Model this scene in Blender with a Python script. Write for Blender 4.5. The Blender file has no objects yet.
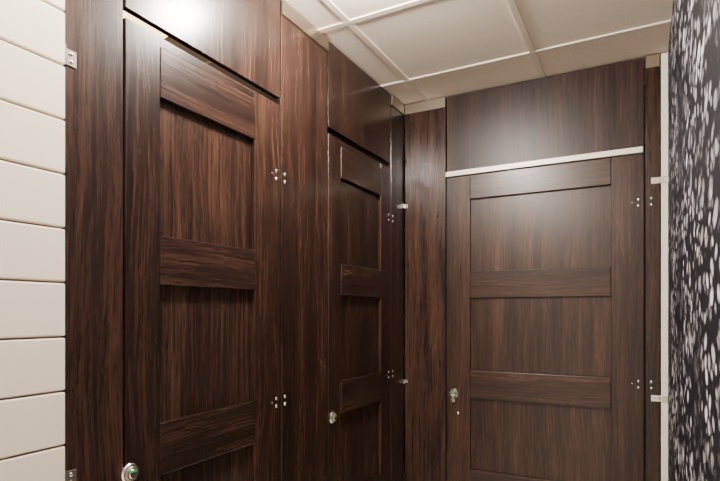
import bpy, bmesh, math, random
from mathutils import Vector, Matrix
random.seed(4)
A=1.18; H=1.35; YB=2.308*A; CEIL=H+0.984*A
scene=bpy.context.scene
# ---------------------------------------------------------------- materials
def newmat(name):
    m=bpy.data.materials.new(name); m.use_nodes=True
    nt=m.node_tree; b=nt.nodes['Principled BSDF']
    return m,nt,b
def N(nt,t,**k):
    n=nt.nodes.new(t)
    for a,v in k.items(): setattr(n,a,v)
    return n
def plain(name,col,rough=.5,metal=0,emit=0,ecol=None,bump=0,bscale=80):
    m,nt,b=newmat(name)
    b.inputs['Base Color'].default_value=(*col,1); b.inputs['Roughness'].default_value=rough
    b.inputs['Metallic'].default_value=metal
    tc=N(nt,'ShaderNodeTexCoord'); no=N(nt,'ShaderNodeTexNoise'); no.inputs['Scale'].default_value=bscale
    nt.links.new(tc.outputs['Object'],no.inputs['Vector'])
    mr=N(nt,'ShaderNodeMapRange'); mr.inputs['To Min'].default_value=max(0,rough-.05); mr.inputs['To Max'].default_value=min(1,rough+.05)
    nt.links.new(no.outputs['Fac'],mr.inputs['Value']); nt.links.new(mr.outputs['Result'],b.inputs['Roughness'])
    if bump:
        bp=N(nt,'ShaderNodeBump'); bp.inputs['Strength'].default_value=bump; bp.inputs['Distance'].default_value=.002
        nt.links.new(no.outputs['Fac'],bp.inputs['Height']); nt.links.new(bp.outputs['Normal'],b.inputs['Normal'])
    if emit:
        b.inputs['Emission Color'].default_value=(*(ecol or col),1); b.inputs['Emission Strength'].default_value=emit
    return m
def wood(axis,gain=1.0,soft=0.0):
    """dark walnut laminate, grain along axis"""
    m,nt,b=newmat('walnut_laminate_'+axis)
    L=nt.links.new
    tc=N(nt,'ShaderNodeTexCoord')
    off=[random.uniform(-20,20) for _ in range(3)]
    def mp(s_long,s_cross,src):
        mpn=N(nt,'ShaderNodeMapping')
        sc=[s_cross]*3; sc['xyz'.index(axis)]=s_long
        mpn.inputs['Scale'].default_value=sc; mpn.inputs['Location'].default_value=off
        L(src,mpn.inputs['Vector']); return mpn
    # slow sideways wander of the grain lines
    wn=N(nt,'ShaderNodeTexNoise'); wn.inputs['Scale'].default_value=2.0; wn.inputs['Detail'].default_value=1
    L(tc.outputs['Object'],wn.inputs['Vector'])
    wv=N(nt,'ShaderNodeVectorMath',operation='MULTIPLY_ADD'); L(wn.outputs['Color'],wv.inputs[0]); wv.inputs[1].default_value=(.05,.05,.05); L(tc.outputs['Object'],wv.inputs[2])
    src=wv.outputs[0]
    m1=mp(.8,14,src); n1=N(nt,'ShaderNodeTexNoise'); n1.inputs['Scale'].default_value=1.0; n1.inputs['Detail'].default_value=3; n1.inputs['Roughness'].default_value=.5; n1.inputs['Distortion'].default_value=.3
    L(m1.outputs[0],n1.inputs['Vector'])
    m2=mp(2.8,110,src); n2=N(nt,'ShaderNodeTexNoise'); n2.inputs['Scale'].default_value=1.0; n2.inputs['Detail'].default_value=4; n2.inputs['Roughness'].default_value=.5; n2.inputs['Distortion'].default_value=.15
    L(m2.outputs[0],n2.inputs['Vector'])
    m3=mp(16,460,src); n3=N(nt,'ShaderNodeTexNoise'); n3.inputs['Scale'].default_value=1.0; n3.inputs['Detail'].default_value=2
    L(m3.outputs[0],n3.inputs['Vector'])
    def math_(op,a,bv,c=None):
        x=N(nt,'ShaderNodeMath',operation=op)
        for i,v in enumerate((a,bv,c)):
            if v is None: continue
            if isinstance(v,(int,float)): x.inputs[i].default_value=v
            else: L(v,x.inputs[i])
        return x.outputs[0]
    f=math_('MULTIPLY',n1.outputs['Fac'],.36)
    f=math_('MULTIPLY_ADD',n2.outputs['Fac'],.36,f)
    f=math_('MULTIPLY_ADD',n3.outputs['Fac'],.28,f)
    cr=N(nt,'ShaderNodeValToRGB'); e=cr.color_ramp.elements
    e[0].position=.36; e[0].color=(.0085*gain,.0045*gain,.0036*gain,1)
    e[1].position=.68; e[1].color=(.092*gain,.045*gain,.028*gain,1)
    for p,c in ((.44,(.0160,.0078,.0056)),(.51,(.0285,.0135,.0090)),(.58,(.046,.0217,.0138))):
        x=e.new(p); x.color=(c[0]*gain,c[1]*gain,c[2]*gain,1)
    L(f,cr.inputs['Fac']); L(cr.outputs['Color'],b.inputs['Base Color'])
    mr=N(nt,'ShaderNodeMapRange'); mr.inputs['To Min'].default_value=.19+soft; mr.inputs['To Max'].default_value=.30+soft
    L(n2.outputs['Fac'],mr.inputs['Value']); L(mr.outputs['Result'],b.inputs['Roughness'])
    b.inputs['Specular IOR Level'].default_value=.46-soft
    bp=N(nt,'ShaderNodeBump'); bp.inputs['Strength'].default_value=.12; bp.inputs['Distance'].default_value=.001
    L(f,bp.inputs['Height']); L(bp.outputs['Normal'],b.inputs['Normal'])
    return m
steel=plain('brushed_stainless_steel',(.42,.36,.29),.34,1.0,bscale=6)
chrome=plain('satin_chrome',(.90,.89,.87),.2,1.0)
stripm=plain('bright_cream',(.90,.83,.73),.38,.15)
green=plain('green_indicator',(.02,.5,.12),.4)
dark=plain('dark_slot',(.01,.01,.01),.6)
tilem=plain('cream_ceramic_tile',(.88,.80,.67),.2,bump=.05,bscale=30)
grout=plain('tan_grout',(.22,.17,.12),.9,bump=.3,bscale=200)
stallw=plain('warm_painted_wall',(.68,.58,.44),.7,bump=.2)
whitem=plain('gap_light_white',(.88,.84,.78),.55,bump=.5,bscale=60)  # light from the gap by the right wall, put into the colour
gridm=plain('ceiling_grid_metal',(.80,.70,.59),.45,bump=.05)
ringm=plain('white_trim',(.8,.78,.74),.5)
# ceiling tile
ceilm,nt,b=newmat('mineral_ceiling_tile')
tc=N(nt,'ShaderNodeTexCoord'); no=N(nt,'ShaderNodeTexNoise'); no.inputs['Scale'].default_value=160; no.inputs['Detail'].default_value=4
nt.links.new(tc.outputs['Object'],no.inputs['Vector'])
cr=N(nt,'ShaderNodeValToRGB'); cr.color_ramp.elements[0].position=.3; cr.color_ramp.elements[0].color=(.85,.74,.61,1)
cr.color_ramp.elements[1].position=.6; cr.color_ramp.elements[1].color=(.94,.84,.71,1)
nt.links.new(no.outputs['Fac'],cr.inputs['Fac']); nt.links.new(cr.outputs['Color'],b.inputs['Base Color'])
b.inputs['Roughness'].default_value=.9
bp=N(nt,'ShaderNodeBump'); bp.inputs['Strength'].default_value=.2; bp.inputs['Distance'].default_value=.001
nt.links.new(no.outputs['Fac'],bp.inputs['Height']); nt.links.new(bp.outputs['Normal'],b.inputs['Normal'])
# floor tile
floorm,nt,b=newmat('floor_tile')
tc=N(nt,'ShaderNodeTexCoord'); br=N(nt,'ShaderNodeTexBrick'); br.offset=0
br.inputs['Scale'].default_value=1; br.inputs['Brick Width'].default_value=.45; br.inputs['Row Height'].default_value=.45; br.inputs['Mortar Size'].default_value=.004
br.inputs['Color1'].default_value=(.86,.78,.68,1); br.inputs['Color2'].default_value=(.83,.75,.65,1); br.inputs['Mortar'].default_value=(.4,.35,.3,1)
nt.links.new(tc.outputs['Object'],br.inputs['Vector']); nt.links.new(br.outputs['Color'],b.inputs['Base Color']); b.inputs['Roughness'].default_value=.4
# wallpaper
wallp,nt,b=newmat('leaf_fleck_wallpaper'); L=nt.links.new
tc=N(nt,'ShaderNodeTexCoord')
def fleck(scale_y,scale_z,rot,loc,thr):
    no=N(nt,'ShaderNodeTexNoise'); no.inputs['Scale'].default_value=7; L(tc.outputs['Object'],no.inputs['Vector'])
    mp=N(nt,'ShaderNodeMapping'); mp.inputs['Rotation'].default_value=(rot,0,0); mp.inputs['Location'].default_value=loc
    L(tc.outputs['Object'],mp.inputs['Vector'])
    mp2=N(nt,'ShaderNodeMapping'); mp2.inputs['Scale'].default_value=(0,scale_y,scale_z); L(mp.outputs[0],mp2.inputs['Vector'])
    ad=N(nt,'ShaderNodeVectorMath',operation='MULTIPLY_ADD'); L(no.outputs['Color'],ad.inputs[0]); ad.inputs[1].default_value=(0,.7,.7); L(mp2.outputs[0],ad.inputs[2])
    vo=N(nt,'ShaderNodeTexVoronoi'); vo.inputs['Scale'].default_value=1; vo.inputs['Randomness'].default_value=.8; L(ad.outputs[0],vo.inputs['Vector'])
    sp=N(nt,'ShaderNodeSeparateColor'); L(vo.outputs['Color'],sp.inputs[0])
    th=N(nt,'ShaderNodeMapRange'); L(sp.outputs[0],th.inputs['Value']); th.inputs['To Min'].default_value=thr*.5; th.inputs['To Max'].default_value=thr
    lt=N(nt,'ShaderNodeMath',operation='SUBTRACT'); L(th.outputs[0],lt.inputs[0]); L(vo.outputs['Distance'],lt.inputs[1])
    mu=N(nt,'ShaderNodeMath',operation='MULTIPLY',use_clamp=True); L(lt.outputs[0],mu.inputs[0]); mu.inputs[1].default_value=6
    sh=N(nt,'ShaderNodeMapRange'); L(sp.outputs[1],sh.inputs['Value']); sh.inputs['To Min'].default_value=.10
    m2=N(nt,'ShaderNodeMath',operation='MULTIPLY'); L(mu.outputs[0],m2.inputs[0]); L(sh.outputs[0],m2.inputs[1])
    return m2.outputs[0]
f1=fleck(14,24,.30,(0,0,0),.60); f2=fleck(17,29,-.35,(0,3.3,1.7),.58)
mx=N(nt,'ShaderNodeMath',operation='MAXIMUM'); L(f1,mx.inputs[0]); L(f2,mx.inputs[1])
dn=N(nt,'ShaderNodeTexNoise'); dn.inputs['Scale'].default_value=2.9; dn.inputs['Detail'].default_value=1; L(tc.outputs['Object'],dn.inputs['Vector'])
dr=N(nt,'ShaderNodeMapRange'); dr.inputs['From Min'].default_value=.39; dr.inputs['From Max'].default_value=.55; dr.inputs['To Min'].default_value=.14; L(dn.outputs['Fac'],dr.inputs['Value'])
mm=N(nt,'ShaderNodeMath',operation='MULTIPLY'); L(mx.outputs[0],mm.inputs[0]); L(dr.outputs[0],mm.inputs[1])
cm=N(nt,'ShaderNodeMix',data_type='RGBA'); L(mm.outputs[0],cm.inputs[0]); cm.inputs[6].default_value=(.007,.007,.010,1); cm.inputs[7].default_value=(.70,.69,.75,1)
L(cm.outputs[2],b.inputs['Base Color']); b.inputs['Roughness'].default_value=.6; b.inputs['Specular IOR Level'].default_value=.15
# ---------------------------------------------------------------- geometry helpers
def empty(name,loc):
    o=bpy.data.objects.new(name,None); o.empty_display_size=.1; o.location=loc; scene.collection.objects.link(o); return o
def finish(name,bm,mats,parent=None,bevel=0,smooth=False):
    me=bpy.data.meshes.new(name); bm.to_mesh(me); bm.free()
    if not isinstance(mats,(list,tuple)): mats=[mats]
    for m in mats: me.materials.append(m)
    o=bpy.data.objects.new(name,me); scene.collection.objects.link(o)
    if smooth:
        for p in me.polygons: p.use_smooth=True
    if bevel:
        md=o.modifiers.new('b','BEVEL'); md.width=bevel; md.segments=2; md.limit_method='ANGLE'
    if parent:
        o.parent=parent; o.matrix_parent_inverse=Matrix.Translation(parent.location).inverted()
    return o
def addbox(bm,x0,x1,y0,y1,z0,z1,mi=0):
    x0,x1=sorted((x0,x1)); y0,y1=sorted((y0,y1)); z0,z1=sorted((z0,z1))
    v=[bm.verts.new(p) for p in ((x0,y0,z0),(x1,y0,z0),(x1,y1,z0),(x0,y1,z0),(x0,y0,z1),(x1,y0,z1),(x1,y1,z1),(x0,y1,z1))]
    for q in ((0,3,2,1),(4,5,6,7),(0,1,5,4),(1,2,6,5),(2,3,7,6),(3,0,4,7)):
        f=bm.faces.new([v[i] for i in q]); f.material_index=mi
def box(name,c,mat,parent=None,bevel=0):
    bm=bmesh.new(); addbox(bm,*c); return finish(name,bm,mat,parent,bevel)
# wall frames: u along wall (metres), v height (absolute), w outwards
def FL(u,v,w): return Vector((-A+w,u,v))
def FB(u,v,w): return Vector((u,YB-w,v))
def wbox(F,name,u0,u1,v0,v1,w0,w1,mat,parent=None,bevel=0):
    p=F(u0,v0,w0); q=F(u1,v1,w1)
    return box(name,(p.x,q.x,p.y,q.y,p.z,q.z),mat,parent,bevel)
def disc(F,name,u,v,w,r,h,mat,parent,dome=False,seg=32):
    """lathe profile around the wall normal"""
    prof=[(r,0),(r,h*.6),(r*.88,h),(0,h)] if not dome else [(r,0),(r*.95,h*.35),(r*.8,h*.65),(r*.5,h*.9),(0,h)]
    bm=bmesh.new(); rings=[]
    for (pr,ph) in prof:
        if pr==0: rings.append([bm.verts.new(F(u,v,w+ph))]); continue
        rings.append([bm.verts.new(F(u+pr*math.cos(2*math.pi*i/seg),v+pr*math.sin(2*math.pi*i/seg),w+ph)) for i in range(seg)])
    for a_,b_ in zip(rings,rings[1:]):
        for i in range(seg):
            j=(i+1)%seg
            if len(b_)==1: bm.faces.new((a_[i],a_[j],b_[0]))
            else: bm.faces.new((a_[i],a_[j],b_[j],b_[i]))
    bm.faces.new(rings[0][::-1])
    bmesh.ops.recalc_face_normals(bm,faces=bm.faces)
    o=finish(name,bm,mat,parent); 
    for p in o.data.polygons: p.use_smooth=True
    md=o.modifiers.new('e','EDGE_SPLIT'); md.split_angle=math.radians(40)
    return o
Z=lambda z:H+z*A
T=.02
# ---------------------------------------------------------------- room shell
XL=-A-1.5; YE=YB+1.6; XR=.087*A; YF=-1.1
box('floor',(XL-.1,XR+.1,YF,YE+.1,-.1,0),floorm)
bm=bmesh.new(); addbox(bm,XL-.1,XR+.1,YF,YE+.1,CEIL+.006,CEIL+.1,0)
gx=[-.881*A+k*.515*A for k in range(-4,2)]
gy=[2.075*A+k*.515*A for k in range(-7,4)]
for x in gx:
    if XL<x<XR: addbox(bm,x-.012,x+.012,YF,YE,CEIL,CEIL+.012,1)
for y in gy:
    if YF<y<YE: addbox(bm,XL,XR,y-.012,y+.012,CEIL-.0006,CEIL+.012,1)
finish('ceiling',bm,[ceilm,gridm])
box('wall_right',(XR,XR+.1,YF,YE+.1,0,CEIL+.006),wallp)
box('wall_back',(XL-.1,XR,YE,YE+.1,0,CEIL+.006),stallw)
box('wall_stall_side',(XL-.1,XL,YF,YE,0,CEIL+.006),stallw)
ye=.626*A; face=-A+.02*A
wl=empty('wall_left',(face-.06,ye-.5,0))
box('core',(face-.12,face-.008,YF,ye-.006,0,CEIL+.006),grout,wl)
bm=bmesh.new(); th=.1045*A; z=Z(.0566); 
while z-th>0: z-=th
rows=[]
while z<CEIL:
    rows.append((max(z,0)+.0020,min(z+th,CEIL)-.0020)); z+=th
for (z0,z1) in rows:
    y=ye
    while y>YF:
        addbox(bm,face-.012,face,max(y-.32,YF)+.0015,y-(.0015 if y<ye else 0),z0,z1); y-=.32
    addbox(bm,face-.12,face-.0125,ye-.007,ye,z0,z1)
finish('ceramic_tiles',bm,tilem,wl,.004)
# ---------------------------------------------------------------- partitions
def pilaster(F,u0,u1,shoe=True,name='stall_pilaster',gain=1.0):
    c=F((u0+u1)/2,0,-T/2); e=empty(name,c)
    wbox(F,'panel',u0+.0025,u1-.0025,.0,CEIL-.001,-T,0,wood('z',gain),e,.0018)
    if shoe:
        wbox(F,'ceiling_shoe',u0+.004,u1-.004,CEIL-.055,CEIL-.0005,-T-.004,.006,steel,e,.001)
    wbox(F,'floor_shoe',u0+.003,u1-.003,0.0005,.09,-T-.004,.004,steel,e,.001)
    return e
def transom(F,u0,u1):
    e=empty('overdoor_panel',F((u0+u1)/2,Z(.67),-T/2))
    wbox(F,'panel',u0+.0045,u1-.0045,Z(.670),CEIL-.002,-T,0,wood('z',.9),e,.002)
    return e
RAILS=[(.506,.624),(.0636,.181),(-.385,-.262),(-.828,-.705)]
RC=-.016
def door(F,n,u0,u1,i0,i1,hax,hinge_u,lock_u,lock_z,top=.648,extra=False,soft=0.0,gain=1.0):
    e=empty('door_%d'%n,F((u0+u1)/2,Z(-.85),-T/2))
    g=.0045; zb=Z(-.85); zt=Z(top)
    wbox(F,'core_slab',u0+g,u1-g,zb,zt-.002,-T,RC,wood('z',.95*gain,soft),e)
    wbox(F,'stile_1',u0+g,i0,zb,zt,RC-.0002,0,wood('z',.9*gain,soft),e,.0016)
    wbox(F,'stile_2',i1,u1-g,zb,zt,RC-.0002,0,wood('z',.9*gain,soft),e,.0016)
    for k,(a,b_) in enumerate(RAILS):
        zz1=min(Z(b_),zt)
        wbox(F,'rail_%d'%(k+1),i0+.001,i1-.001,Z(a),zz1,RC-.0002,0.0015,wood(hax,.95*gain,soft),e,.0022)
    if top>.63: wbox(F,'top_cap',i0+.0005,i1-.0005,Z(.624)+.0015,zt,RC-.0002,-.002,wood(hax,.8),e,.001)
    wbox(F,'bottom_cap',i0+.0005,i1-.0005,zb,Z(-.828)-.001,RC-.0002,-.001,wood(hax,.8),e,.001)
    for q in (u0,u1): wbox(F,'leak_blocker',q-.012,q+.012,zb,zt,-T-.006,-T,dark,e)  # dark strips added behind the side gaps to stop light leaking
    sgn=1 if hinge_u>(u0+u1)/2 else -1
    for hz in (.425,-.28):
        for du in (-.026,.026):
            for k in (-.014,.014): disc(F,'hinge_screw',hinge_u+du,Z(hz)+k,-.0005,.0068,.004,chrome,e,True,16)
        disc(F,'hinge_screw_mid',hinge_u-sgn*.052,Z(hz)+.002,-.0005,.0035,.002,chrome,e,True,12)
    lv=Z(lock_z)
    disc(F,'lock_rose',lock_u,lv,-.0005,.026,.009,chrome,e)
    disc(F,'lock_ring',lock_u,lv,.0082,.019,.006,steel,e)
    disc(F,'lock_hub',lock_u,lv,.0140,.012,.004,chrome,e)
    wbox(F,'coin_slot',lock_u-.009,lock_u+.009,lv-.0015,lv+.0015,.0175,.0184,dark,e)
    wbox(F,'vacancy_indicator',lock_u-.010,lock_u+.010,lv+.004,lv+.0095,.0170,.0183,green,e,.001)
    if extra:
        wbox(F,'thumb_turn',lock_u-.009,lock_u+.011,lv-.044,lv-.004,.012,.022,chrome,e,.004)
        disc(F,'thumb_turn_foot',lock_u,lv-.036,-.0005,.015,.014,steel,e)
        disc(F,'lower_screw',lock_u+.022,lv-.105,-.0005,.008,.004,chrome,e,True,16)
    return e
a=A
pilaster(FL,.590*a,.771*a,False)
door(FL,1,.771*a,1.339*a,.869*a,1.2136*a,'y',1.339*a,.784*a,-.356)
transom(FL,.771*a,1.339*a)
pilaster(FL,1.339*a,1.620*a)
door(FL,2,1.620*a,2.161*a,1.7133*a,2.058*a,'y',2.161*a,1.648*a,-.385)
transom(FL,1.620*a,2.161*a)
pilaster(FL,2.161*a,2.304*a)
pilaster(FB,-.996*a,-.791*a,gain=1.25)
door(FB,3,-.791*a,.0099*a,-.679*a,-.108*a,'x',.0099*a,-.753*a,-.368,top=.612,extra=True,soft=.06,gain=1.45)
e=empty('overdoor_panel',FB(-.39*a,Z(.8),-T/2))
wbox(FB,'panel',-.791*a+.0045,.0099*a-.0045,Z(.640),CEIL-.002,-T,0,wood('z',.95,.14),e,.002)
wbox(FB,'bright_edge_strip',-.791*a+.002,.0099*a-.008,Z(.616),Z(.638),-.012,.012,stripm,e,.001)  # bright cream strip, proud of the panel, above the door
pilaster(FB,.0099*a,.0620*a)
box('gap_light_strip_1',(.0640*a,XR-.0005,YB-.0,YB+.03,0,CEIL-.001),whitem)  # pale strip stands in for light coming through the gap here
for nm,c in (('stall_divider',(-A-1.49,-A-T-.002,1.48*a-.01,1.48*a+.01,.3,CEIL-.35)),
             ('stall_divider',(-A-1.49,-A-T-.002,YB+.01,YB+.03,.02,CEIL-.01)),):
    box(nm,c,wood('z'))
hb=.016*A
for zz in (.503,-.330):
    z0,z1=Z(zz)-hb,Z(zz)+hb
    e=empty('wall_bracket',(-A,ye+.01,Z(zz)))
    box('plate',(-A+.0002,-A+.003,ye+.0005,ye+.040,z0,z1),steel,e,.0008)
    box('flange',(-A+.003,-A+.021,ye+.0005,ye+.0035,z0,z1),steel,e,.0008)
    for k in (-.009,.009): disc(FL,'bolt',ye+.026,Z(zz)+k,.003,.005,.003,chrome,e,True,12)
    z0,z1=Z(zz)-.011,Z(zz)+.011
    e=empty('corner_bracket',(-A,YB,Z(zz)))
    box('plate',(-A+.0002,-A+.004,YB-.022,YB-.0003,z0,z1),steel,e,.0008)
    box('flange',(-A+.004,-A+.024,YB-.004,YB-.0003,z0,z1),chrome,e,.0008)
    disc(FB,'bolt',-A+.017,Z(zz),.004,.004,.003,chrome,e,True,12)
    e=empty('wall_bracket',(XR-.02,YB,Z(zz)))
    box('plate',(.030*a,XR-.003,YB-.004,YB-.0003,z0-.003,z1+.003),chrome,e,.0008)
    box('flange',(XR-.003,XR-.0003,YB-.040,YB-.0003,z0-.003,z1+.003),steel,e,.0008)
    for k in (.042*a,.056*a): disc(FB,'bolt',k,Z(zz),.004,.005,.003,chrome,e,True,12)
# ---------------------------------------------------------------- lamps
def lamp(x,y,power,r=.085,col=(1,.90,.78),h=.028):
    e=empty('ceiling_downlight',(x,y,CEIL))
    FC=lambda u,v,w: Vector((x+u,y+v,CEIL-w))
    disc(FC,'trim_ring',0,0,-.001,r+.016,.008,ringm,e)
    disc(FC,'opal_diffuser',0,0,.007,r,h,plain('lamp_glow',(1,.95,.88),.5,0,power,col),e,True,16)
lamp(-.68*a,1.22*a,560,h=.085,r=.08,col=(1,.93,.87))
lamp(-.72*a,.50*a,330,h=.06)
lamp(-.60*a,-.45*a,320,h=.06)  # added lamp, unseen behind the camera, to light the tiles
lamp(-1.50*a,1.22*a,6,r=.12,col=(1,.70,.38))  # added stall lamp, placed so its glow shows through the gap over the door
w=bpy.data.worlds.new('World'); scene.world=w; w.use_nodes=True
bg=w.node_tree.nodes['Background']; bg.inputs[0].default_value=(1,.86,.71,1); bg.inputs[1].default_value=1.8  # added warm ambient fill, let in by the open end behind the camera
# ---------------------------------------------------------------- camera
cam=bpy.data.cameras.new('Camera'); co=bpy.data.objects.new('Camera',cam); scene.collection.objects.link(co)
co.location=(0,0,H); co.rotation_euler=(math.radians(90),0,math.radians(28.2))
cam.sensor_width=36; cam.lens=526/720*36; cam.shift_y=(312-240.5)/720
cam.clip_start=.01
scene.camera=co
